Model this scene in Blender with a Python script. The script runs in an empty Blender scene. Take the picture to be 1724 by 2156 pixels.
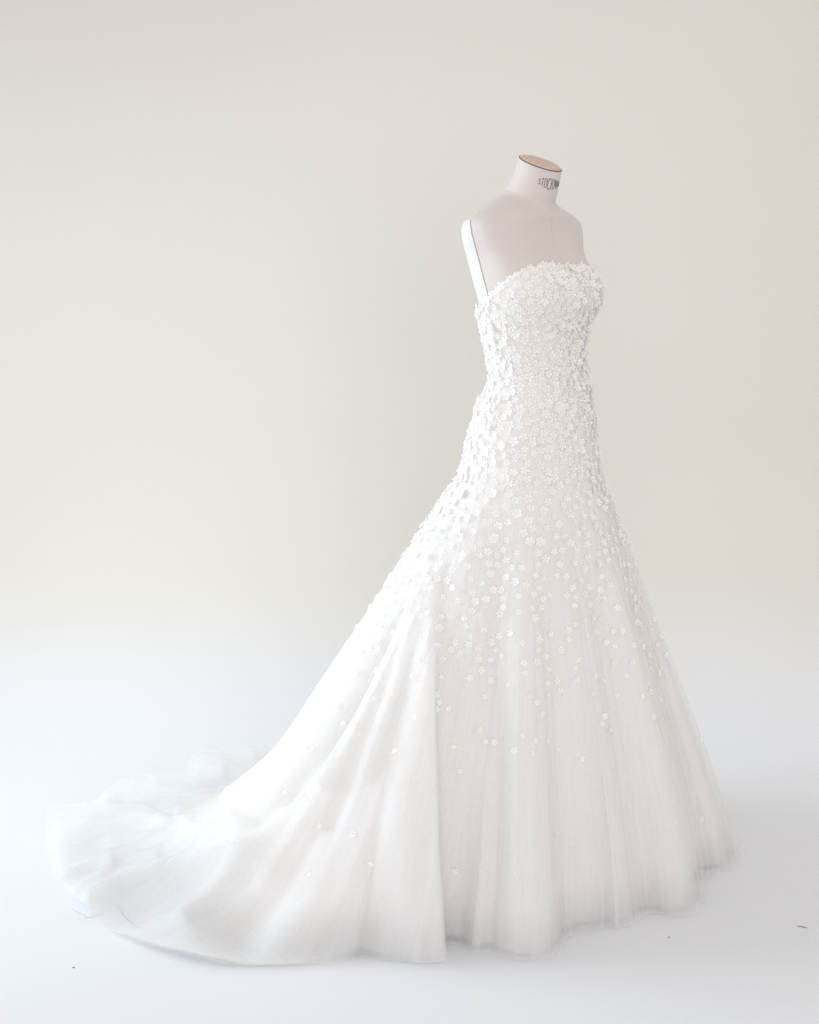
import bpy, math, random
import numpy as np
from mathutils import Vector, Matrix
random.seed(11); RNG = np.random.default_rng(11)
sc = bpy.context.scene
COL = sc.collection
rad = math.radians

# ------------------------------------------------------------------ camera, world, lamps, exposure
PITCH, CAMH, FPX = rad(10.4), 1.5, 3040.0          # FPX: focal length for a 1724 px wide picture
cam = bpy.data.cameras.new('camera'); camo = bpy.data.objects.new('camera', cam); COL.objects.link(camo)
camo.location = (0, 0, CAMH); camo.rotation_euler = (math.pi/2 - PITCH, 0, 0)
cam.sensor_fit = 'HORIZONTAL'; cam.sensor_width = 36; cam.lens = 36*FPX/1724
cam.clip_start = .05; cam.clip_end = 100
sc.camera = camo

w = bpy.data.worlds.new('World'); sc.world = w; w.use_nodes = True
bg = w.node_tree.nodes['Background']
bg.inputs[0].default_value = (1.0, .957, .922, 1); bg.inputs[1].default_value = .70

def area(name, loc, target, sx, sy, power, color, spread=180):
    l = bpy.data.lights.new(name, 'AREA'); l.shape = 'RECTANGLE'; l.size = sx; l.size_y = sy
    l.energy = power; l.color = color; l.spread = rad(spread)
    o = bpy.data.objects.new(name, l); COL.objects.link(o); o.location = loc
    o.rotation_euler = (Vector(target) - Vector(loc)).to_track_quat('-Z', 'Y').to_euler()
    return o
area('window_light', (-2.6, 3.7, 1.5), (.8, 3.05, .75), 2.0, 1.9, 31.5, (.76, .895, 1.0), 115)
area('added_front_fill', (.5, -1.3, 1.7), (.15, 4.0, 1.15), 3.2, 2.2, 10.5, (1.0, .975, .95), 64)  # unseen fill added behind the camera, narrowed to brighten dress front and wall centre
area('added_top_fill', (1.1, 3.7, 3.6), (1.0, 3.6, 0), 1.8, 1.2, 3.5, (.92, .96, 1.0), 110)  # unseen lamp added overhead to brighten the floor and wall at right

sc.view_settings.view_transform = 'Standard'; sc.view_settings.look = 'None'
sc.view_settings.exposure = 0; sc.view_settings.gamma = 1
sc.cycles.use_denoising = True
sc.cycles.max_bounces = 10; sc.cycles.diffuse_bounces = 6
sc.cycles.transparent_max_bounces = 24; sc.cycles.transmission_bounces = 8
sc.cycles.caustics_reflective = False; sc.cycles.caustics_refractive = False

# ------------------------------------------------------------------ pixel <-> place
sp_, cp_ = math.sin(PITCH), math.cos(PITCH)
def ray(x, y):
    a, b = (x-862)/FPX, -(y-1078)/FPX
    return np.array([a, cp_ + b*sp_, -sp_ + b*cp_])
def on_floor(x, y, z=0.0):
    d = ray(x, y); t = (z-CAMH)/d[2]; return np.array([0, 0, CAMH]) + t*d
def at_depth(x, y, Y):
    d = ray(x, y); return np.array([0, 0, CAMH]) + d*(Y/d[1])
def project(P):
    P = np.asarray(P, float); q = P - np.array([0, 0, CAMH])
    f = q[..., 1]*cp_ - q[..., 2]*sp_; u = q[..., 1]*sp_ + q[..., 2]*cp_
    return 862 + FPX*q[..., 0]/f, 1078 - FPX*u/f

# ------------------------------------------------------------------ materials
def mat(name):
    m = bpy.data.materials.new(name); m.use_nodes = True
    nt = m.node_tree; nt.nodes.clear()
    out = nt.nodes.new('ShaderNodeOutputMaterial')
    return m, nt, out
def N(nt, t, **kw):
    n = nt.nodes.new(t)
    for k, v in kw.items():
        if k in n.inputs: n.inputs[k].default_value = v
        else: setattr(n, k, v)
    return n
def noise_bump(nt, scale, strength, dist, coord='Object', detail=4):
    tc = N(nt, 'ShaderNodeTexCoord'); no = N(nt, 'ShaderNodeTexNoise', Scale=scale, Detail=detail)
    nt.links.new(tc.outputs[coord], no.inputs['Vector'])
    b = N(nt, 'ShaderNodeBump', Strength=strength, Distance=dist)
    nt.links.new(no.outputs['Fac'], b.inputs['Height'])
    return b, no
def simple(name, col, rough=.6, bump=None, **kw):
    m, nt, out = mat(name)
    p = N(nt, 'ShaderNodeBsdfPrincipled'); p.inputs['Base Color'].default_value = (*col, 1); p.inputs['Roughness'].default_value = rough
    for k, v in kw.items(): p.inputs[k.replace('_', ' ')].default_value = v
    if bump:
        b, _ = noise_bump(nt, *bump); nt.links.new(b.outputs[0], p.inputs['Normal'])
    nt.links.new(p.outputs[0], out.inputs[0])
    return m

def make_sweep_mat():
    m, nt, out = mat('studio_paint_light_tint')
    p = N(nt, 'ShaderNodeBsdfPrincipled', Roughness=.75); p.inputs['Specular IOR Level'].default_value = .25
    geo = N(nt, 'ShaderNodeNewGeometry'); sep = N(nt, 'ShaderNodeSeparateXYZ'); nt.links.new(geo.outputs['Position'], sep.inputs[0])
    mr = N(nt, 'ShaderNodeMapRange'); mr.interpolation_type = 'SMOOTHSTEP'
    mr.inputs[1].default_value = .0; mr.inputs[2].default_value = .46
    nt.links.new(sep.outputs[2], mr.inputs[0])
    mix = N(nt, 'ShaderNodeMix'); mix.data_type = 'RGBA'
    mix.inputs[6].default_value = (.805, .82, .855, 1); mix.inputs[7].default_value = (.77, .745, .692, 1)  # white floor with the window light's cool tint in its colour; cream wall
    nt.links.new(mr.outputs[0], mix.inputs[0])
    no = N(nt, 'ShaderNodeTexNoise', Scale=1.3, Detail=5); nt.links.new(geo.outputs['Position'], no.inputs['Vector'])
    mr2 = N(nt, 'ShaderNodeMapRange'); mr2.inputs[3].default_value = .975; mr2.inputs[4].default_value = 1.02
    nt.links.new(no.outputs['Fac'], mr2.inputs[0])
    mul = N(nt, 'ShaderNodeMix'); mul.data_type = 'RGBA'; mul.blend_type = 'MULTIPLY'; mul.inputs[0].default_value = 1
    nt.links.new(mix.outputs[2], mul.inputs[6]); nt.links.new(mr2.outputs[0], mul.inputs[7])
    nt.links.new(mul.outputs[2], p.inputs['Base Color'])
    b, _ = noise_bump(nt, 60, .04, .004); nt.links.new(b.outputs[0], p.inputs['Normal'])
    nt.links.new(p.outputs[0], out.inputs[0]); return m

def make_cloth(name, col, bump=.15, sheen=.25, sheer=False):
    m, nt, out = mat(name)
    p = N(nt, 'ShaderNodeBsdfPrincipled', Roughness=.62); p.inputs['Base Color'].default_value = (*col, 1)
    p.inputs['Sheen Weight'].default_value = sheen; p.inputs['Specular IOR Level'].default_value = .3
    b, no = noise_bump(nt, 14, bump, .02, detail=6)
    b2, no2 = noise_bump(nt, 420, .12, .002); nt.links.new(b.outputs[0], b2.inputs['Normal'])
    nt.links.new(b2.outputs[0], p.inputs['Normal'])
    if sheer:                        # the layers of the train thin out towards its end
        at = N(nt, 'ShaderNodeAttribute'); at.attribute_name = 'sheer'
        mx = N(nt, 'ShaderNodeMixShader'); tr = N(nt, 'ShaderNodeBsdfTransparent')
        nt.links.new(at.outputs['Fac'], mx.inputs[0]); nt.links.new(p.outputs[0], mx.inputs[1]); nt.links.new(tr.outputs[0], mx.inputs[2])
        nt.links.new(mx.outputs[0], out.inputs[0]); return m
    nt.links.new(p.outputs[0], out.inputs[0]); return m

def make_tulle(name, col, opacity, dots=True):
    """fine net: a share of the light passes straight through the holes, the threads scatter the rest"""
    m, nt, out = mat(name)
    dif = N(nt, 'ShaderNodeBsdfDiffuse'); dif.inputs[0].default_value = (*col, 1)
    trl = N(nt, 'ShaderNodeBsdfTranslucent'); trl.inputs[0].default_value = (*col, 1)
    m1 = N(nt, 'ShaderNodeMixShader'); m1.inputs[0].default_value = .38
    nt.links.new(dif.outputs[0], m1.inputs[1]); nt.links.new(trl.outputs[0], m1.inputs[2])
    tr = N(nt, 'ShaderNodeBsdfTransparent')
    m2 = N(nt, 'ShaderNodeMixShader')
    nt.links.new(tr.outputs[0], m2.inputs[1]); nt.links.new(m1.outputs[0], m2.inputs[2])
    uv = N(nt, 'ShaderNodeUVMap')
    no = N(nt, 'ShaderNodeTexNoise', Scale=9, Detail=6)
    mp = N(nt, 'ShaderNodeMapping'); mp.inputs['Scale'].default_value = (3.2, .30, 1)
    nt.links.new(uv.outputs[0], mp.inputs[0]); nt.links.new(mp.outputs[0], no.inputs['Vector'])
    mr = N(nt, 'ShaderNodeMapRange'); mr.inputs[1].default_value = .3; mr.inputs[2].default_value = .7
    mr.inputs[3].default_value = opacity-.06; mr.inputs[4].default_value = opacity+.06
    nt.links.new(no.outputs['Fac'], mr.inputs[0])
    fac = mr.outputs[0]
    if dots:
        vo = N(nt, 'ShaderNodeTexVoronoi', Scale=52, Randomness=.3); mpd = N(nt, 'ShaderNodeMapping'); mpd.inputs['Scale'].default_value = (1.5, .8, 1); nt.links.new(uv.outputs[0], mpd.inputs[0]); nt.links.new(mpd.outputs[0], vo.inputs['Vector'])
        lt = N(nt, 'ShaderNodeMath', operation='LESS_THAN'); lt.inputs[1].default_value = .10
        nt.links.new(vo.outputs['Distance'], lt.inputs[0])
        ml = N(nt, 'ShaderNodeMath', operation='MULTIPLY'); ml.inputs[1].default_value = .06; nt.links.new(lt.outputs[0], ml.inputs[0])
        ad = N(nt, 'ShaderNodeMath', operation='ADD'); ad.use_clamp = True
        nt.links.new(fac, ad.inputs[0]); nt.links.new(ml.outputs[0], ad.inputs[1]); fac = ad.outputs[0]
    nt.links.new(fac, m2.inputs[0]); nt.links.new(m2.outputs[0], out.inputs[0]); return m

def make_petal():
    m, nt, out = mat('organza_petal')
    p = N(nt, 'ShaderNodeBsdfPrincipled', Roughness=.5); p.inputs['Base Color'].default_value = (.97, .965, .96, 1)
    trl = N(nt, 'ShaderNodeBsdfTranslucent'); trl.inputs[0].default_value = (.93, .92, .90, 1)
    m1 = N(nt, 'ShaderNodeMixShader'); m1.inputs[0].default_value = .26
    nt.links.new(p.outputs[0], m1.inputs[1]); nt.links.new(trl.outputs[0], m1.inputs[2])
    nt.links.new(m1.outputs[0], out.inputs[0]); return m

def make_wood():
    m, nt, out = mat('beech_wood')
    p = N(nt, 'ShaderNodeBsdfPrincipled', Roughness=.42)
    tc = N(nt, 'ShaderNodeTexCoord'); mp = N(nt, 'ShaderNodeMapping'); mp.inputs['Scale'].default_value = (1, 1, 1)
    mp.inputs['Rotation'].default_value = (0, 0, rad(40)); nt.links.new(tc.outputs['Object'], mp.inputs[0])
    wv = N(nt, 'ShaderNodeTexWave', Scale=22, Distortion=6, Detail=3); wv.inputs['Detail Scale'].default_value = 1.2
    nt.links.new(mp.outputs[0], wv.inputs['Vector'])
    cr = N(nt, 'ShaderNodeValToRGB'); cr.color_ramp.elements[0].color = (.56, .41, .325, 1); cr.color_ramp.elements[1].color = (.64, .49, .395, 1)
    nt.links.new(wv.outputs['Fac'], cr.inputs[0]); nt.links.new(cr.outputs[0], p.inputs['Base Color'])
    nt.links.new(p.outputs[0], out.inputs[0]); return m

M = dict(
    sweep=make_sweep_mat(),
    canvas=simple('primed_canvas', (.67, .61, .585), .62, bump=(260, .12, .002), Sheen_Weight=.1),
    plate=simple('canvas_side', (.75, .735, .74), .6, bump=(260, .1, .002)),
    wood=make_wood(),
    ink=simple('black_ink', (.025, .025, .03), .5),
    trim=simple('dark_cord', (.09, .085, .085), .6),
    thread=simple('pale_thread', (.60, .56, .54), .7),
    metal=simple('dull_steel', (.22, .22, .22), .35, Metallic=.8),
    speck=simple('dark_lint', (.14, .13, .12), .9),
    bodice=make_cloth('blush_bodice_cloth', (.865, .83, .815), .06),
    under=make_cloth('ivory_underskirt_cloth', (.89, .87, .86), .10, sheer=True),
    tulle=make_tulle('dotted_tulle', (.95, .95, .955), .34),
    tulle2=make_tulle('plain_tulle', (.95, .945, .945), .55, False),
    petal=make_petal(),
    bead=simple('crystal_bead', (.95, .95, .97), .07, Metallic=.4, Coat_Weight=1.0),
    iron=simple('painted_iron', (.6, .58, .56), .4, Metallic=.3),
)

# ------------------------------------------------------------------ object helpers
def mesh_obj(name, V, F, m, parent=None, smooth=True, uv=None):
    me = bpy.data.meshes.new(name)
    me.from_pydata([tuple(map(float, v)) for v in V], [], [tuple(map(int, f)) for f in F])
    me.materials.append(m)
    if smooth: me.polygons.foreach_set('use_smooth', [True]*len(me.polygons))
    if uv is not None:
        ul = me.uv_layers.new(name='UVMap'); li = np.empty(len(me.loops), int); me.loops.foreach_get('vertex_index', li)
        ul.data.foreach_set('uv', np.asarray(uv, float)[li].ravel())
    me.update()
    o = bpy.data.objects.new(name, me); COL.objects.link(o)
    if parent: o.parent = parent
    return o
def thing(name, label, cat, group=None):
    o = bpy.data.objects.new(name, None); COL.objects.link(o); o['label'] = label; o['category'] = cat
    o.empty_display_size = .1
    if group: o['group'] = group
    return o
def grid_faces(nr, nc, wrap=True):
    i = np.arange(nr-1)[:, None]*nc; j = np.arange(nc if wrap else nc-1)[None, :]; jn = (j+1) % nc
    return np.stack([i+j, i+jn, i+nc+jn, i+nc+j], -1).reshape(-1, 4)
def tube(pts, r, n=8):
    pts = [np.asarray(p, float) for p in pts]; V, F = [], []
    for i, p in enumerate(pts):
        t = pts[min(i+1, len(pts)-1)] - pts[max(i-1, 0)]; t /= np.linalg.norm(t)+1e-12
        a = np.cross(t, [0, 0, 1.]); a = np.cross(t, [1., 0, 0]) if np.linalg.norm(a) < .1 else a
        a /= np.linalg.norm(a); b = np.cross(t, a)
        rr = r[i] if hasattr(r, '__len__') else r
        for k in range(n):
            an = 2*math.pi*k/n; V.append(p + rr*(a*math.cos(an)+b*math.sin(an)))
    F = [tuple(f) for f in grid_faces(len(pts), n)]
    F.append(tuple(range(n))[::-1]); F.append(tuple((len(pts)-1)*n+k for k in range(n)))
    return V, F

# ------------------------------------------------------------------ setting: one seamless painted sweep (floor, cove, wall)
prof = [(-2.5, 0.0), (1.0, 0), (3.0, 0), (3.95, 0)]
CR = .90
for k in range(1, 25):
    a = k/24*math.pi/2; prof.append((3.95 + CR*math.sin(a), CR*(1-math.cos(a))))
prof += [(3.95+CR, 2.0), (3.95+CR, 3.6), (3.95+CR, 5.2)]
xs = np.linspace(-5.5, 5.5, 24)
V = [(x, y, z) for (y, z) in prof for x in xs]
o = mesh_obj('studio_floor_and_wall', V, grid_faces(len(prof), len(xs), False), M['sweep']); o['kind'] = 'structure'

# ------------------------------------------------------------------ body rings (shared by the form and the gown)
TH = rad(47)
FW = np.array([math.sin(TH), -math.cos(TH), 0.0])         # the way the form faces
RT = np.array([-math.cos(TH), -math.sin(TH), 0.0])        # the form's right-hand side
Y0 = 3.36
# picture row, left edge, right edge, depth/width ratio, roundness exponent, forward tilt
TAB = np.array([
 (345,1092.5,1181.5,1.0,2.0,.40),(362,1087,1179,1.0,2.0,.40),(379,1082,1176,1.0,2.0,.40),(398,1073,1172.5,1.0,2.0,.40),
 (410,1067,1170,.95,2.0,.38),(418,1058,1174,.86,2.0,.34),(426,1046,1184,.74,2.05,.30),(434,1030,1196,.63,2.1,.24),
 (444,1013,1211,.54,2.2,.17),(454,995,1223,.48,2.3,.10),(464,980,1232,.45,2.5,.05),(474,973,1236,.45,2.7,.02),
 (490,970,1238,.46,2.9,0),(512,974,1238,.50,3.0,0),(530,979,1237,.55,3.0,0),(551,985,1243,.61,2.9,0),(575,991,1256,.68,2.7,0),
 (600,997,1265,.73,2.5,0),(620,1003,1266,.74,2.4,0),(640,1008,1261,.74,2.3,0),(670,1013,1247,.74,2.2,0),(695,1018,1237,.75,2.15,0),
 (715,1022,1232,.76,2.1,0),(735,1027,1228,.77,2.1,0),(757,1032,1226,.78,2.1,0),(792,1035,1232,.78,2.1,0),(816,1030,1237,.80,2.1,0),
 (835,1019,1240,.83,2.05,0),(860,1007,1244,.86,2.0,0),(892,999,1249,.88,2.0,0),(918,993,1251,.89,2.0,0),(945,986,1253,.90,2.0,0),
 (977,979,1257,.92,2.0,0),(1000,970,1262,.93,2.0,0),(1020,957,1269,.95,2.0,0)])
def sup(psi, n):
    c, s = np.cos(psi), np.sin(psi)
    return np.sign(c)*np.abs(c)**(2/n), np.sign(s)*np.abs(s)**(2/n)
PS = np.linspace(0, 2*math.pi, 361)
X_MID0 = 1128.0
def ring_params(y):
    row = [np.interp(y, TAB[:, 0], TAB[:, k]) for k in range(1, 6)]
    xl, xr, ba, n, T = row
    PL, PR = at_depth(xl, y, Y0), at_depth(xr, y, Y0)
    cx, hw, z = (PL[0]+PR[0])/2, (PR[0]-PL[0])/2, (PL[2]+PR[2])/2
    c, s = sup(PS, n)
    ext = np.max(np.abs(FW[0]*ba*c + RT[0]*s)); a = hw/ext
    cx0 = at_depth(X_MID0, y, Y0)[0]
    C = np.array([cx0, Y0, z]) + FW*((cx-cx0)/FW[0])
    return C, a, a*ba, n, T
ringtab_y = np.concatenate([np.linspace(345, 475, 66), np.linspace(478, 1020, 182)])
RP = [ring_params(y) for y in ringtab_y]
RC = np.array([r[0] for r in RP]); RA = np.array([r[1] for r in RP]); RB = np.array([r[2] for r in RP]); RN = np.array([r[3] for r in RP]); RTt = np.array([r[4] for r in RP])
def smooth(v, k):
    ker = np.hanning(k+2)[1:-1]; ker /= ker.sum(); pad = k//2
    return np.convolve(np.concatenate([np.full(pad, v[0]), v, np.full(pad, v[-1])]), ker, 'valid')
RA, RB, RN, RTt = (smooth(v, 5) for v in (RA, RB, RN, RTt)); RC = np.stack([smooth(RC[:, k], 5) if k < 2 else RC[:, k] for k in range(3)], 1)
def body(y, psi, off=0.0):
    """point of the body surface at picture row y (of the axis), angle psi from the front towards the form's right"""
    y = np.asarray(y, float); psi = np.asarray(psi, float)
    I = lambda A: np.interp(y, ringtab_y, A)
    n = I(RN); c, s = sup(psi, n)
    f = (I(RB)+off)*c; l = (I(RA)+off)*s
    P = np.stack([I(RC[:, 0]), I(RC[:, 1]), I(RC[:, 2])], -1) + f[..., None]*FW + l[..., None]*RT
    P[..., 2] -= I(RTt)*f
    return P
def z_of_row(y): return float(np.interp(y, ringtab_y, RC[:, 2]))

# ------------------------------------------------------------------ dress form
form = thing('dress_form', 'white canvas dress form torso with wooden neck cap wearing the gown', 'mannequin')
NP = 144
psis = np.linspace(0, 2*math.pi, NP, endpoint=False)
rows = np.concatenate([np.linspace(345.5, 475, 60), np.linspace(479, 980, 90)])
P = body(rows[:, None], psis[None, :])
F = [tuple(f) for f in grid_faces(len(rows), NP)] + [tuple((len(rows)-1)*NP+k for k in range(NP))]
form.location = (RC[-1][0], RC[-1][1], 0)
bpy.context.view_layer.update()
def local(V, parent):           # parent carries location only
    L = np.array(parent.location); return np.asarray(V, float).reshape(-1, 3) - L
mesh_obj('torso', local(P, form), F, M['canvas'], form)
# side panels that close the armholes; their front seam is read off the photograph
r2 = np.linspace(466, 660, 64)
seam_x = np.interp(r2, [455, 475, 495, 539, 580, 623, 660], [990, 991, 994, 1006, 1017, 1028.5, 1038])
pp = np.linspace(rad(35), rad(100), 400); psi_f = []
for y_, x_ in zip(r2, seam_x):
    xx, _ = project(body(np.full(pp.shape, y_), pp)); psi_f.append(pp[np.argmin(np.abs(xx-x_))])
psi_f = smooth(np.array(psi_f), 9)
for sgn in (1, -1):
    u = np.linspace(0, 1, 25)
    PP = body(r2[:, None], sgn*(psi_f[:, None] + u[None, :]*(rad(128)-psi_f[:, None])), .0012)
    ff = grid_faces(64, 25, False)
    mesh_obj('arm_plate', local(PP, form), ff if sgn > 0 else ff[:, ::-1], M['plate'], form)
    V_, F_ = tube([body(r2[i], sgn*psi_f[i], .0012) for i in range(64)], .00042, 6); mesh_obj('seam', local(V_, form), F_, M['thread'], form)
# front seam of the canvas
V_, F_ = tube([body(y, 0.0, .0002) for y in np.linspace(425, 640, 60)], .0005, 6); mesh_obj('seam', local(V_, form), F_, M['canvas'], form)
# wooden neck cap with a dark cord round it
capr = np.linspace(0, 1, 12); CV = []
topc = np.array([np.interp(345.5, ringtab_y, RC[:, k]) for k in range(3)])
nrm = np.array([FW[0]*.4, FW[1]*.4, 1.0]); nrm /= np.linalg.norm(nrm)
ring = body(np.full(NP, 345.5), psis)
for k, q in enumerate(capr):
    rr = q*.985
    h = .0075*math.sqrt(max(0, 1-q**2.4)) + .0015
    CV.append(topc + (ring-topc)*rr + nrm*h)
CV = np.array(CV)
mesh_obj('neck_cap', local(CV, form), grid_faces(12, NP)[:, ::-1], M['wood'], form)
V_, F_ = tube([p for p in (topc + (ring-topc)*.998 + nrm*.0004)] + [topc + (ring[0]-topc)*.998 + nrm*.0004], .0011, 6)
mesh_obj('cap_cord', local(V_, form), F_, M['trim'], form)
# lettering printed on the front of the neck
GL = {'S': [[(1,.85),(.8,1),(.25,1),(.02,.85),(.05,.65),(.4,.52),(.85,.38),(.98,.2),(.8,.02),(.25,0),(0,.15)]],
      'T': [[(0,1),(1,1)],[(.5,1),(.5,0)]],
      'O': [[(.38,1),(.12,.88),(.05,.5),(.12,.12),(.38,0)],[(.62,1),(.88,.88),(.95,.5),(.88,.12),(.62,0)]],
      'C': [[(.95,.82),(.75,.98),(.3,.98),(.08,.8),(.03,.5),(.08,.2),(.3,.02),(.75,.02),(.95,.18)]],
      'K': [[(.05,1),(.05,0)],[(.95,1),(.22,.5)],[(.38,.52),(.98,0)]],
      'M': [[(.03,0),(.03,1)],[(.1,.98),(.5,.3)],[(.5,.3),(.9,.98)],[(.97,1),(.97,0)]],
      'A': [[(0,0),(.5,1)],[(.5,1),(1,0)],[(.22,.36),(.78,.36)]],
      'N': [[(.05,0),(.05,1)],[(.1,.95),(.9,.05)],[(.95,0),(.95,1)]]}
HT = [.010, .0145, .0185, .0215, .0215, .0185, .0145, .010]
px_per_m = 900.0
V_, F_ = [], []
MIDS = [46, 38.5, 30, 20, 9.5, -1.5, -11.5, -20]; WID = [5.6, 6.4, 6.8, 7.8, 8.2, 8.6, 8, 7]
for k, ch in enumerate('STOCKMAN'):
    wd = rad(WID[k]); a0 = rad(MIDS[k]) + wd/2; ht = HT[k]*1.15
    for st in GL[ch]:
        dense = []
        for (p, q) in zip(st[:-1], st[1:]):
            for t in np.linspace(0, 1, 6, endpoint=False): dense.append((p[0]+(q[0]-p[0])*t, p[1]+(q[1]-p[1])*t))
        dense.append(st[-1])
        S3 = [body(371 - (y-.5)*ht*px_per_m, a0 - x*wd + 0*y, .0006) for x, y in dense]
        for i, p in enumerate(S3):
            t = S3[min(i+1, len(S3)-1)] - S3[max(i-1, 0)]; t /= np.linalg.norm(t)
            n_ = p - np.array([np.interp(389, ringtab_y, RC[:, 0]), np.interp(389, ringtab_y, RC[:, 1]), p[2]]); n_ /= np.linalg.norm(n_)
            s_ = np.cross(t, n_); s_ /= np.linalg.norm(s_); b0 = len(V_)
            V_ += [p - s_*.0006, p + s_*.0006]
            if i: F_.append((b0-2, b0-1, b0+1, b0))
mesh_obj('lettering', local(V_, form), F_, M['ink'], form, smooth=False)
# the stand under the skirt
bc = RC[-1]
V_, F_ = tube([(bc[0], bc[1], .03), (bc[0], bc[1], RC[int(len(RC)*.93)][2])], .016, 16); mesh_obj('pole', local(V_, form), F_, M['iron'], form)
V_, F_ = tube([(bc[0], bc[1], .002), (bc[0], bc[1], .018), (bc[0], bc[1], .03), (bc[0], bc[1], .045)], [.17, .17, .14, .03], 40)
mesh_obj('base', local(V_, form), F_, M['iron'], form)

# ------------------------------------------------------------------ gown
gown = thing('wedding_gown', 'strapless white wedding gown covered in small flowers with a long tulle train', 'dress')
ROW_T = 1000.0
C1 = np.array([np.interp(ROW_T, ringtab_y, RC[:, k]) for k in range(3)])
ZT = C1[2]
gown.location = (C1[0], C1[1], 0); bpy.context.view_layer.update()
# top edge of the bodice: high over the bust, dipping under the arms and at the back
edge_x = [1001, 1028, 1041, 1060, 1092, 1124, 1165, 1246, 1275]; edge_y = [648, 632, 611, 591, 572, 560, 556, 556, 560]
tp_deg, tp_row = [], []
for dg in range(0, 112, 4):
    rr_ = np.linspace(540, 660, 241); xx, yy = project(body(rr_, np.full(rr_.shape, rad(dg)), .0045))
    tp_deg.append(dg); tp_row.append(rr_[np.argmin(np.abs(yy - np.interp(xx, edge_x, edge_y)))])
tp_row = list(smooth(np.array(tp_row), 5)); tp_deg += [130, 180]; tp_row += [646, 650]
def top_row(psi):
    p = np.abs((np.degrees(psi)+180) % 360 - 180)
    return np.interp(p, tp_deg, tp_row)
NB = 200
psb = np.linspace(0, 2*math.pi, NB, endpoint=False)
ub = np.linspace(0, 1, 90)
tr = smooth(np.tile(top_row(psb), 3), 7)[NB:2*NB]
rowsB = tr[None, :] + (ROW_T - tr[None, :])*ub[:, None]
BOD = body(rowsB, psb[None, :]+0*rowsB, .0045)
inner = body(tr+1, psb, .0008)       # the edge folds back inside
BV = np.concatenate([inner[None], BOD]); 
mesh_obj('bodice', local(BV, gown), grid_faces(91, NB), M['bodice'], gown)

# the net that covers the bodice under the flowers
BNET = body(rowsB[1:], psb[None, :]+0*rowsB[1:], .0062)
mesh_obj('bodice_tulle', local(BNET, gown), grid_faces(89, NB), M['tulle2'], gown, uv=np.stack([psb[None, :]*.15+0*rowsB[1:], rowsB[1:]/900], -1).reshape(-1, 2))
# hem on the floor, traced from the photograph, completed round the back
HEMPX = [(1548,1790),(1516,1820),(1486,1834),(1454,1888),(1426,1915),(1359,1923),(1271,1938),(1203,1973),(1125,2004),(1037,2011),(996,2003),
 (960,1999),(928,2006),(860,2015),(788,2027),(740,2033),(684,2033),(600,2040),(476,2041),(416,2036),(357,2022),(277,1994),(198,1948),(150,1911),
 (121,1869),(104,1810),(97,1748),(140,1725),(226,1697),(330,1662),(416,1640),(500,1615)]
hp = np.array([on_floor(*p)[:2] for p in HEMPX]) - C1[:2]
ang = np.degrees(np.arctan2(hp[:, 1], hp[:, 0])) % 360; Rh = np.hypot(hp[:, 0], hp[:, 1])
ang = np.concatenate([ang, [128, 110, 90, 65, 40, 20]]); Rh = np.concatenate([Rh, [.92, .74, .60, .53, .50, .49]])
od = np.argsort(ang); ang, Rh = ang[od], Rh[od]
NPH, NS = 900, 210
PH = np.linspace(0, 360, NPH, endpoint=False)
R = np.interp(PH, ang, Rh, period=360)
Rs, Rb = smooth(np.tile(R, 3), 9)[NPH:2*NPH], smooth(np.tile(R, 3), 61)[NPH:2*NPH]
wb = np.interp(PH, [70, 110, 160, 172], [0, 1, 1, 0]); R = Rs*(1-wb) + Rb*wb
R = R + wb*.018*np.sin(np.radians(PH)*23) + wb*.010*np.sin(np.radians(PH)*37+1)
R0 = np.interp(PH, [0, 40, 70, 95, 120, 140, 160, 180, 200, 215, 230, 245, 258, 270, 290, 320, 360],
               [.475, .48, .50, .53, .57, .63, .71, .76, .77, .74, .68, .60, .555, .53, .51, .49, .475], period=360)
R0 = np.minimum(R0, R*.985)
H1 = np.interp(PH, [0, 60, 100, 140, 200, 225, 250, 275, 360], [.11, .09, .04, .015, .012, .02, .05, .10, .11], period=360)
# radius of the hip ring in each direction
dirs = np.stack([np.cos(np.radians(PH)), np.sin(np.radians(PH))], 1)
pr = np.linspace(0, 2*math.pi, 1441)
rp = body(np.full(pr.shape, ROW_T), pr, .0045)[:, :2] - C1[:2]
ra = np.degrees(np.arctan2(rp[:, 1], rp[:, 0])) % 360; rr = np.hypot(rp[:, 0], rp[:, 1]); o_ = np.argsort(ra)
RTOP = np.interp(PH, ra[o_], rr[o_], period=360)

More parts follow.
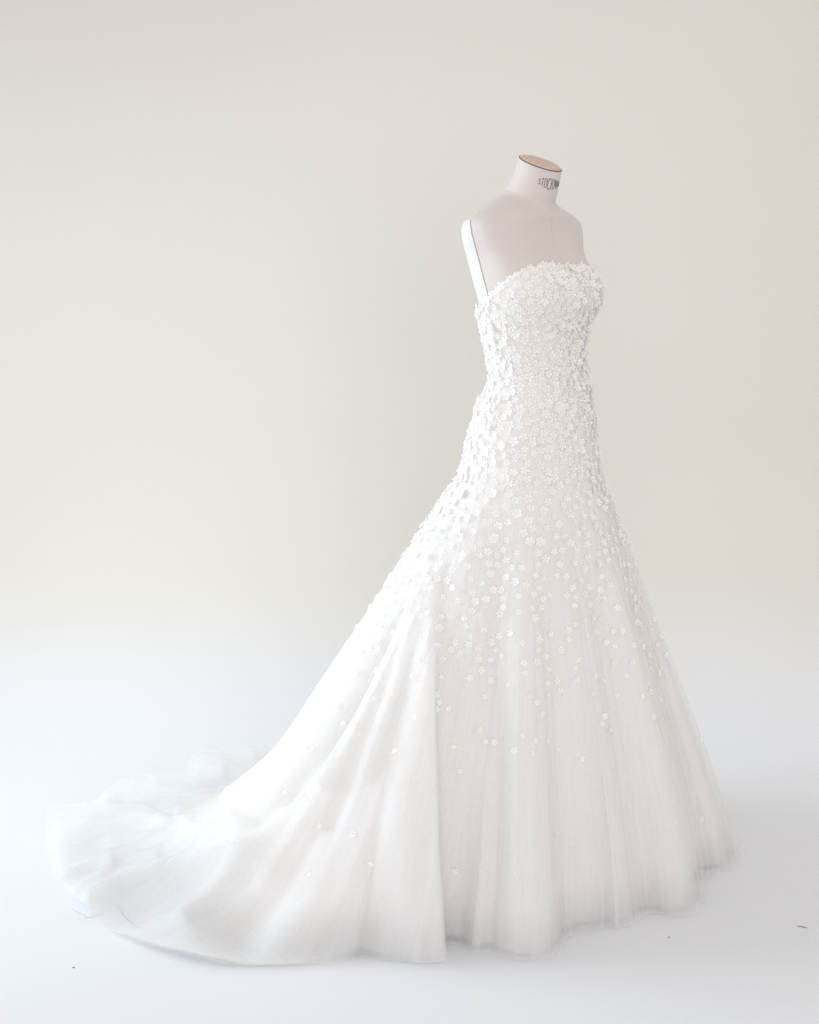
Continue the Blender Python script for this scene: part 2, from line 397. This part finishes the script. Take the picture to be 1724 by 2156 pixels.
def base_surface(dR):
    P = np.zeros((NS, NPH, 3))
    q = np.linspace(0, 1, NS)
    for j in range(NPH):
        p0 = np.array([RTOP[j], ZT]); p1 = np.array([R0[j], H1[j]]); p2 = np.array([R[j]+dR[j], .004])
        L1, L2 = np.linalg.norm(p1-p0), np.linalg.norm(p2-p1)
        d1, d2 = min(.45*L1, .42), min(.75*L2, .42)
        a, b = p1 + (p0-p1)*(d1/L1), p1 + (p2-p1)*(d2/max(L2, 1e-6))
        t = np.linspace(0, 1, 40)[:, None]
        # starts with the slope of the hip, then runs straight and turns out along the floor
        pt = np.concatenate([p0[None] + (a-p0)[None]*np.linspace(0, 1, 40)[:, None], (1-t)**2*a + 2*t*(1-t)*p1 + t*t*b, b[None] + (p2-b)[None]*np.linspace(0, 1, 30)[:, None]])
        # slightly hollow just below the hips
        s = np.concatenate([[0], np.cumsum(np.linalg.norm(np.diff(pt, axis=0), axis=1))]); s /= s[-1]
        r_, z_ = np.interp(q, s, pt[:, 0]), np.interp(q, s, pt[:, 1])
        r_ = r_ - .003*np.sin(math.pi*np.clip(q/.42, 0, 1))**2*(q < .42)
        P[:, j, 0] = C1[0] + r_*dirs[j, 0]; P[:, j, 1] = C1[1] + r_*dirs[j, 1]; P[:, j, 2] = z_
    return P
def normals(P):
    du = np.roll(P, -1, 1) - np.roll(P, 1, 1); dv = np.gradient(P, axis=0)
    n = np.cross(dv, du); n /= np.linalg.norm(n, axis=-1, keepdims=True)+1e-12
    return n
Q = np.linspace(0, 1, NS)[:, None]

# folds: polyline in the picture, where it meets the cloth; (kind, points, width before, width after, start height, end height)
FOLDS = [
 ('step', [(940,1130),(925,1250),(916,1340),(918,1550),(922,1750),(928,1900),(931,2012)], 70, 95, .004, .062),
 ('crease', [(905,1170),(892,1230),(875,1330),(858,1420),(838,1520),(812,1640),(790,1760),(776,1880),(766,2035)], 40, 70, .004, .060),
 ('ridge', [(850,1600),(850,1750),(862,1900),(870,2020)], 24, 28, .0, .012),
 ('crest', [(700,1560),(640,1670),(560,1780),(500,1850),(400,1960)], 26, 40, .010, .050),
 ('valley', [(735,1600),(690,1740),(620,1850),(520,1970)], 40, 50, .006, .036),
 ('crest', [(190,1918),(258,1883),(317,1863),(436,1837),(531,1793)], 14, 30, .036, .038),
 ('valley', [(210,1960),(330,1920),(450,1890),(520,1850)], 30, 34, .014, .020),
 ('crest', [(121,1869),(200,1836),(260,1828),(340,1822)], 9, 11, .020, .014),
 ('crest', [(160,1900),(205,1870),(240,1838)], 8, 10, .014, .014),
 ('crest', [(97,1746),(150,1735),(218,1731),(278,1739),(357,1755),(420,1760)], 14, 24, .030, .045),
 ('crest', [(240,1790),(330,1788),(420,1790),(520,1740)], 12, 20, .014, .024),
 ('crest', [(230,1690),(330,1652),(416,1630),(475,1612),(530,1604)], 22, 26, .020, .045),
 ('valley', [(260,1712),(330,1718),(385,1748),(470,1700)], 16, 16, .010, .026),
 ('crest', [(330,1672),(410,1664),(470,1652)], 10, 10, .010, .014),
 ('ridge', [(900,1150),(800,1330),(700,1510),(600,1660),(470,1780)], 18, 28, .004, .026),
 ('ridge', [(915,1150),(850,1330),(770,1500),(690,1640)], 11, 18, .004, .020),
 ('crease', [(905,1170),(830,1330),(735,1520),(650,1650),(560,1740)], 10, 22, .004, .026),
 ('ridge', [(920,1170),(880,1290),(830,1450),(770,1620)], 10, 16, .004, .018),
 ('crease', [(880,1220),(790,1410),(700,1570),(610,1690)], 8, 14, .003, .018),
 ('crease', [(868,1300),(810,1460),(755,1600),(690,1740)], 8, 16, .003, .020),
 ('valley', [(960,1180),(950,1350),(955,1600),(960,1990)], 26, 34, .004, .022),
 ('ridge', [(1090,1200),(1086,1320),(1095,1600),(1110,2000)], 26, 50, .006, .032),
 ('valley', [(1060,1250),(1046,1450),(1040,1700),(1030,1990)], 22, 30, .005, .026),
 ('crest', [(1022,1560),(1018,1785),(1000,2005)], 14, 16, .003, .022),
 ('ridge', [(1190,1150),(1222,1400),(1262,1700),(1292,1935)], 30, 44, .005, .030),
 ('valley', [(1150,1200),(1170,1450),(1190,1700),(1208,1960)], 30, 40, .005, .024),
 ('ridge', [(1270,1150),(1335,1400),(1395,1650),(1425,1900)], 26, 36, .005, .028),
 ('valley', [(1240,1200),(1290,1420),(1335,1650),(1360,1900)], 24, 34, .005, .022),
 ('valley', [(1300,1180),(1375,1400),(1440,1650),(1470,1850)], 14, 20, .003, .018),
 ('ridge', [(1310,1180),(1400,1400),(1475,1650),(1506,1810)], 14, 18, .002, .016),
]
def fold_field(P, Nn, folds, gain=1.0):
    x, y = project(P); view = P - np.array([0, 0, CAMH]); view /= np.linalg.norm(view, axis=-1, keepdims=True)
    face = np.clip((-(view*Nn).sum(-1) + .02)/.16, 0, 1)
    D = np.zeros(P.shape[:2])
    for kind, pts, wa, wb, h0, h1 in folds:
        pts = np.array(pts, float); seg = np.linalg.norm(np.diff(pts, axis=0), axis=1); cum = np.concatenate([[0], np.cumsum(seg)]); tot = cum[-1]
        bx0, bx1 = pts[:, 0].min()-260, pts[:, 0].max()+260
        best = np.full(P.shape[:2], 1e9); sgn = np.zeros(P.shape[:2]); tt = np.zeros(P.shape[:2])
        for i in range(len(seg)):
            d = pts[i+1]-pts[i]; L = seg[i]; ux, uy = d/L
            s = (x-pts[i, 0])*ux + (y-pts[i, 1])*uy; sc_ = np.clip(s, 0, L)
            dx, dy = x-(pts[i, 0]+ux*sc_), y-(pts[i, 1]+uy*sc_); dist = np.hypot(dx, dy)
            m = dist < best; best[m] = dist[m]; sgn[m] = np.sign(ux*(y-pts[i, 1]) - uy*(x-pts[i, 0]))[m]; tt[m] = ((cum[i]+sc_)/tot)[m]
        d = best*sgn            # for a line that runs down the picture: + is to the left of it
        wdt = wa + (wb-wa)*tt; amp = h0 + (h1-h0)*tt
        if kind in ('ridge', 'valley'):
            v = np.exp(-(d/wdt)**2)*(1 if kind == 'ridge' else -1)
        elif kind in ('crest', 'crease'):
            v = np.exp(-(np.sqrt(d*d+20)-4.47)/wdt)*(1 if kind == 'crest' else -1)
        else:
            e = d if kind == 'step' else -d       # high on the + side, dropping sharply across the line
            ss = 1/(1+np.exp(-np.clip(e, -60, 60)/4.0))
            v = (ss*np.exp(-np.clip(e, 0, None)/wdt) - .55*(1-ss)*np.exp(-np.clip(-e, 0, None)/(wdt*.6)))
        endf = np.clip(tt/.12, 0, 1) if kind.startswith('step') else np.clip(tt/.15, .0, 1)*np.where(h1 < .03, 1, 1)
        D += amp*v*face*np.clip(endf + (h0 > .005), 0, 1)
    return D*gain
def random_folds(seed, nlist, amp, power):
    r = np.random.default_rng(seed); D = np.zeros((NS, NPH)); th = np.radians(PH)[None]
    for n in nlist:
        D += np.sin(n*th + r.uniform(0, 6.28) + .5*np.sin(th*3+r.uniform(0, 6)) + 1.1*Q*r.uniform(-1, 1))*r.uniform(.4, 1)/len(nlist)**.5
    return D*amp*Q**power

hemw = lambda sd, a: smooth(np.tile(np.random.default_rng(sd).normal(0, 1, NPH), 3), 61)[NPH:2*NPH]*a
backmask = np.interp(PH, [0, 60, 90, 140, 170, 200, 360], [.25, .8, 1, .9, .6, .25, .25])[None]
trainw = np.interp(PH, [0, 140, 190, 235, 260, 360], [1, 1.2, 1.5, 1.3, 1, 1])
shared = random_folds(5, [11, 17, 23, 31], .014, 1.3)*backmask
rise = np.clip(Q/.12, 0, 1)
def layer(dR, extra, gain, gap, zmin, zhem):
    B = base_surface(dR); Nn = normals(B)
    D = fold_field(B, Nn, FOLDS, gain) + shared + extra*np.clip((B[..., 2]-.01)/.15, .35, 1)
    S = B + Nn*((D + gap*(.35+Q))*rise + .0003)[..., None]
    S[..., 2] = np.maximum(S[..., 2], np.where(Q > .985, zhem, zmin))
    return B, S
def fine(seed, a0, a1):
    r = np.random.default_rng(seed)
    def nz(k):
        v = smooth(np.tile(r.normal(0, 1, NPH), 3), k)[NPH:2*NPH]; return (v-v.mean())/v.std()
    A, B, C = nz(5)[None], nz(9)[None], nz(15)[None]
    wq = Q**.8
    return .8*(a0 + a1*Q)*(1-.75*np.clip((Q-.88)/.12, 0, 1))*(A*(1-wq)*.7 + B*(1-abs(2*wq-1))*.8 + C*wq)
_, SL = layer((-.014 + hemw(3, .010))*trainw, random_folds(8, [13, 19, 29, 41], .003, 1.0) + fine(21, .0010, .0025), .9, .000, .004, .004)
_, SM = layer((-.008 + hemw(4, .005))*trainw, random_folds(9, [17, 27, 43], .004, .9) + fine(21, .0007, .0016) + fine(22, .0008, .0019), .96, .007, .009, .0035)
BT, ST = layer(hemw(6, .008), random_folds(12, [21, 37, 53], .0045, .8) + fine(21, .0007, .0016) + fine(23, .0010, .0026), 1.0, .015, .014, .003)
arcl = np.concatenate([np.zeros((1, NPH)), np.cumsum(np.linalg.norm(np.diff(BT, axis=0), axis=-1), 0)])
UV = np.stack([np.radians(PH)[None]*.62 + 0*arcl, arcl], -1).reshape(-1, 2)
lining = mesh_obj('underskirt', local(SL, gown), grid_faces(NS, NPH), M['under'], gown)
al = np.concatenate([np.zeros((1, NPH)), np.cumsum(np.linalg.norm(np.diff(SL, axis=0), axis=-1), 0)]); from_hem = al[-1][None] - al
span = np.interp(PH, [0, 120, 150, 195, 215, 232, 245, 360], [.11, .15, .50, .46, .24, .13, .11, .11])[None]
fade = np.clip(1 - from_hem/span, 0, 1); fade = fade*fade*(3-2*fade)
fade = fade*np.interp(PH, [0, 120, 150, 200, 225, 245, 360], [.22, .4, .85, .85, .5, .26, .22])[None]
at_ = lining.data.attributes.new('sheer', 'FLOAT', 'POINT'); at_.data.foreach_set('value', fade.ravel().astype(np.float32))
mesh_obj('tulle_layer', local(SM, gown), grid_faces(NS, NPH), M['tulle2'], gown, uv=UV)
mesh_obj('tulle_overskirt', local(ST, gown), grid_faces(NS, NPH), M['tulle'], gown, uv=UV)

# loose threads at the edge of the train
for pts in ([(245,1905),(262,1930),(285,1950),(330,1972),(352,1976)], [(150,1913),(165,1922),(178,1926),(182,1933),(195,1930),(212,1925),(216,1918)]):
    L3 = [on_floor(x, y, .016) for x, y in pts]
    V_, F_ = tube(L3, .0008, 5); mesh_obj('loose_thread', local(V_, gown), F_, M['thread'], gown)

# ------------------------------------------------------------------ flowers
def flower_mesh(name, petals, rad_, width, cup, notch, layers=1):
    V, F = [], []
    for L in range(layers):
        sc_ = 1 - .38*L; lift = .10*L; c0 = len(V); V.append((0, 0, lift))
        for k in range(petals):
            a = 2*math.pi*(k + .5*L)/petals; b0 = len(V)
            tw = (.06 if k % 2 else -.04)
            pts = [(.30, -.42*width, .02), (.68, -.95*width, cup*.45+tw), (.95, -.55*width, cup+tw), (1-notch, 0, cup*.85), (.95, .55*width, cup-tw), (.68, .95*width, cup*.45-tw), (.30, .42*width, .02), (.60, 0, cup*.25)]
            for r_, t_, h_ in pts:
                r2, t2 = r_*sc_, t_*sc_
                V.append((r2*math.cos(a)-t2*math.sin(a), r2*math.sin(a)+t2*math.cos(a), lift+h_))
            F.append((c0, b0, b0+7)); F.append((c0, b0+7, b0+6))
            for i in range(6): F.append((b0+i, b0+i+1, b0+7))
    me = bpy.data.meshes.new(name); me.from_pydata([tuple(c*rad_ for c in v) for v in V], [], F); me.materials.append(M['petal'])
    me.polygons.foreach_set('use_smooth', [True]*len(me.polygons)); me.update()
    return me
FM = [flower_mesh('flower', 5, 1, .36, .26, .10), flower_mesh('flower', 5, 1, .44, .40, .06), flower_mesh('flower', 6, 1, .36, .30, .16, 2), flower_mesh('flower', 5, 1, .43, .34, .18, 2)]
def ico(r=1.0):
    import bmesh
    bm = bmesh.new(); bmesh.ops.create_icosphere(bm, subdivisions=2, radius=r); me = bpy.data.meshes.new('bead'); bm.to_mesh(me); bm.free()
    me.materials.append(M['bead']); me.polygons.foreach_set('use_smooth', [True]*len(me.polygons)); return me
BEAD = ico()

def surf_samples(G, wrap_n):
    """candidate cells of a closed strip of quads: centre, normal, area"""
    A, B, C, D = G[:-1], np.roll(G, -1, 1)[:-1], np.roll(G, -1, 1)[1:], G[1:]
    ctr = (A+B+C+D)/4; n = np.cross(D-B, C-A); ar = np.linalg.norm(n, axis=-1)/2
    n /= np.linalg.norm(n, axis=-1, keepdims=True)+1e-12
    return A, B, C, D, n, ar
ALLP, ALLN = [], []
def scatter(G, dens, n_try):
    A, B, C, D, n, ar = surf_samples(G, 0)
    ctr = (A+B+C+D)/4
    nb = sum(np.roll(n, k, 1) for k in range(-8, 9)); nb = nb + sum(np.roll(nb, k, 0) for k in (-3, 3)); n = nb/(np.linalg.norm(nb, axis=-1, keepdims=True)+1e-12)
    wgt = ar*dens(ctr); pw = (wgt/wgt.sum()).ravel()
    idx = RNG.choice(len(pw), n_try, p=pw); i, j = np.unravel_index(idx, ar.shape)
    u, v = RNG.random(n_try)[:, None], RNG.random(n_try)[:, None]
    p = (A[i, j]*(1-u) + B[i, j]*u)*(1-v) + (D[i, j]*(1-u) + C[i, j]*u)*v
    return p, n[i, j]
def outward(n, p, c): return n if ((n*(p-c)).sum() > 0) else -n
zr = z_of_row
def dens_body(c):
    return np.interp(c[..., 2], [zr(1000), zr(900), zr(760), zr(560)], [.8, 1, 1.05, 1.1])
# skirt density falls off with distance below the hip
zrow = lambda y: at_depth(1200, y, Y0-.25)[2]
def dens_skirt(c):
    return np.interp(c[..., 2], [.05, zrow(1720), zrow(1600), zrow(1500), zrow(1400), zrow(1300), zrow(1200), zrow(1120), zrow(1050), ZT],
                     [0, .0008, .0024, .0090, .0230, .058, .12, .25, .50, .9])
def weight(G, dens):
    A, B, C, D, n, ar = surf_samples(G, 0); return float((ar*dens((A+B+C+D)/4)).sum())
NTRY = 10000; n_skirt = int(NTRY*weight(ST, dens_skirt)/weight(BNET, dens_body)); print('skirt tries', n_skirt)
pb, nb_ = scatter(BNET, dens_body, NTRY)
ps, ns_ = scatter(ST, dens_skirt, n_skirt)
cand = [(p, outward(n, p, np.array([C1[0], C1[1], p[2]])), 0) for p, n in zip(pb, nb_)] + [(p, outward(n, p, np.array([C1[0], C1[1], p[2]-.2])), 1) for p, n in zip(ps, ns_)]
random.shuffle(cand)
# a dense row of flowers along the top edge first
edge = []
for k in range(0, NB, 3):
    p = BOD[0][k]; edge.append((p + np.array([0, 0, random.uniform(-.006, .001)]), outward(body(tr[k], psb[k], .02)-p, p, np.array([C1[0], C1[1], p[2]])), 0))
cell = .012; gridh = {}
flowers = []
for p, n, reg in edge + cand:
    t = random.random()
    big = t < (.055 if reg == 0 else .07) and p[2] > zrow(1330)
    size = random.uniform(.0128, .0158) if big else random.uniform(.0084, .0118)
    size *= float(np.interp(p[2], [zrow(1500), zrow(1250), zrow(1100)], [.76, .86, 1.0]))
    kind = (2 if random.random() < .6 else 3) if big else (0 if random.random() < .6 else 1)
    sep = .66 if p[2] > zr(880) else (.80 if p[2] > ZT else 1.0)
    g = tuple((p//cell).astype(int)); ok = True
    for a in range(-3, 4):
        for b in range(-3, 4):
            for c in range(-3, 4):
                for q_, s_ in gridh.get((g[0]+a, g[1]+b, g[2]+c), ()):
                    if (p-q_)@(p-q_) < (sep*(size+s_))**2: ok = False; break
                if not ok: break
            if not ok: break
        if not ok: break
    if not ok: continue
    gridh.setdefault(g, []).append((p, size)); flowers.append((p, n/np.linalg.norm(n), size, kind))
def place(p, n, size):
    n = Vector(n) + Vector((random.gauss(0, .17), random.gauss(0, .17), random.gauss(0, .17))); n.normalize()
    q = n.to_track_quat('Z', 'Y').to_matrix().to_4x4() @ Matrix.Rotation(random.uniform(0, 6.28), 4, 'Z')
    sx = size*random.uniform(.92, 1.08)
    return Matrix.Translation(Vector(p) + n*.0025) @ q @ Matrix.Diagonal((sx, size, size*random.uniform(.45, .9), 1))
fl = [(place(p, n, s), p, n, s, k) for p, n, s, k in flowers]
def score(f):
    v = f[1]-np.array([0, 0, CAMH]); v /= np.linalg.norm(v); return f[3]*max(0, -(v@f[2]))
order = sorted(range(len(fl)), key=lambda i: -score(fl[i]))
single = set(order[:300])
goff = Matrix.Translation(-gown.location)
SV, SF, BVx, BF = [], [], [], []
def add_mesh(me, mtx, VV, FF):
    b = len(VV); VV.extend([tuple(mtx @ v.co) for v in me.vertices]); FF.extend([tuple(b+i for i in p.vertices) for p in me.polygons])
for i, (mx, p, n, s, k) in enumerate(fl):
    ml = goff @ mx
    hasbead = k >= 2 or random.random() < .22
    br = .0021 if k >= 2 else .0016
    bm_ = ml @ Matrix.Translation((0, 0, .22)) @ Matrix.Diagonal((br/s, br/s, br/s, 1))
    if i in single:
        o = bpy.data.objects.new('flower', FM[k]); COL.objects.link(o); o.parent = gown; o.matrix_local = ml
        if hasbead:
            b = bpy.data.objects.new('bead', BEAD); COL.objects.link(b); b.parent = o
            b.matrix_local = Matrix.Translation((0, 0, .22)) @ Matrix.Diagonal((br/s, br/s, br/s, 1))
    else:
        add_mesh(FM[k], ml, SV, SF)
        if hasbead: add_mesh(BEAD, bm_, BVx, BF)
# loose beads and sequins between the flowers
pbx, nbx = scatter(BNET, dens_body, 480)
psx, nsx = scatter(ST, lambda c: dens_skirt(c)**1.4, 90)
for p, n in list(zip(pbx, nbx)) + list(zip(psx, nsx)):
    n = outward(n, p, np.array([C1[0], C1[1], p[2]-.1])); r_ = random.uniform(.0011, .0019)
    add_mesh(BEAD, goff @ Matrix.Translation(Vector(p + n*(.002+random.random()*.004))) @ Matrix.Diagonal((r_, r_, r_, 1)), BVx, BF)
o = mesh_obj('small_flowers', SV, SF, M['petal'], gown); o['kind'] = 'stuff'
o = mesh_obj('small_beads', BVx, BF, M['bead'], gown); o['kind'] = 'stuff'
print('FLOWERS', len(fl), 'ZT', ZT, 'R', R.min(), R.max())

# ------------------------------------------------------------------ what lies on the floor
a, b = on_floor(1678, 1949.5, .0012), on_floor(1698.5, 1953, .0012)
V_, F_ = tube([a, a*.75+b*.25+np.array([0, .0006, .0004]), a*.5+b*.5+np.array([0, .001, .0005]), a*.12+b*.88, b], [.0006, .0008, .0008, .0008, .0003], 8)
o = mesh_obj('steel_pin', V_, F_, M['metal']); o['label'] = 'short dark steel pin lying alone on the white studio floor'; o['category'] = 'pin'
for (x, y, r_, lab) in ((155, 2037, .0022, 'tiny dark lint speck on the floor below the long train'), (1408, 1973, .0015, 'tiny dark lint speck on the floor before the front hem')):
    c = on_floor(x, y, .0012); rr = np.random.default_rng(x)
    V_, F_ = tube([c+np.array([-r_*1.2, 0, 0]), c+np.array([-r_*.4, r_*.3, .0003]), c+np.array([r_*.5, r_*.1, .0002]), c+np.array([r_*1.1, -r_*.4, 0])], [.0005, .0011, .0010, .0004], 6)
    o = mesh_obj('lint_speck', V_, F_, M['speck']); o['label'] = lab; o['category'] = 'lint'; o['group'] = 'lint specks on the studio floor'
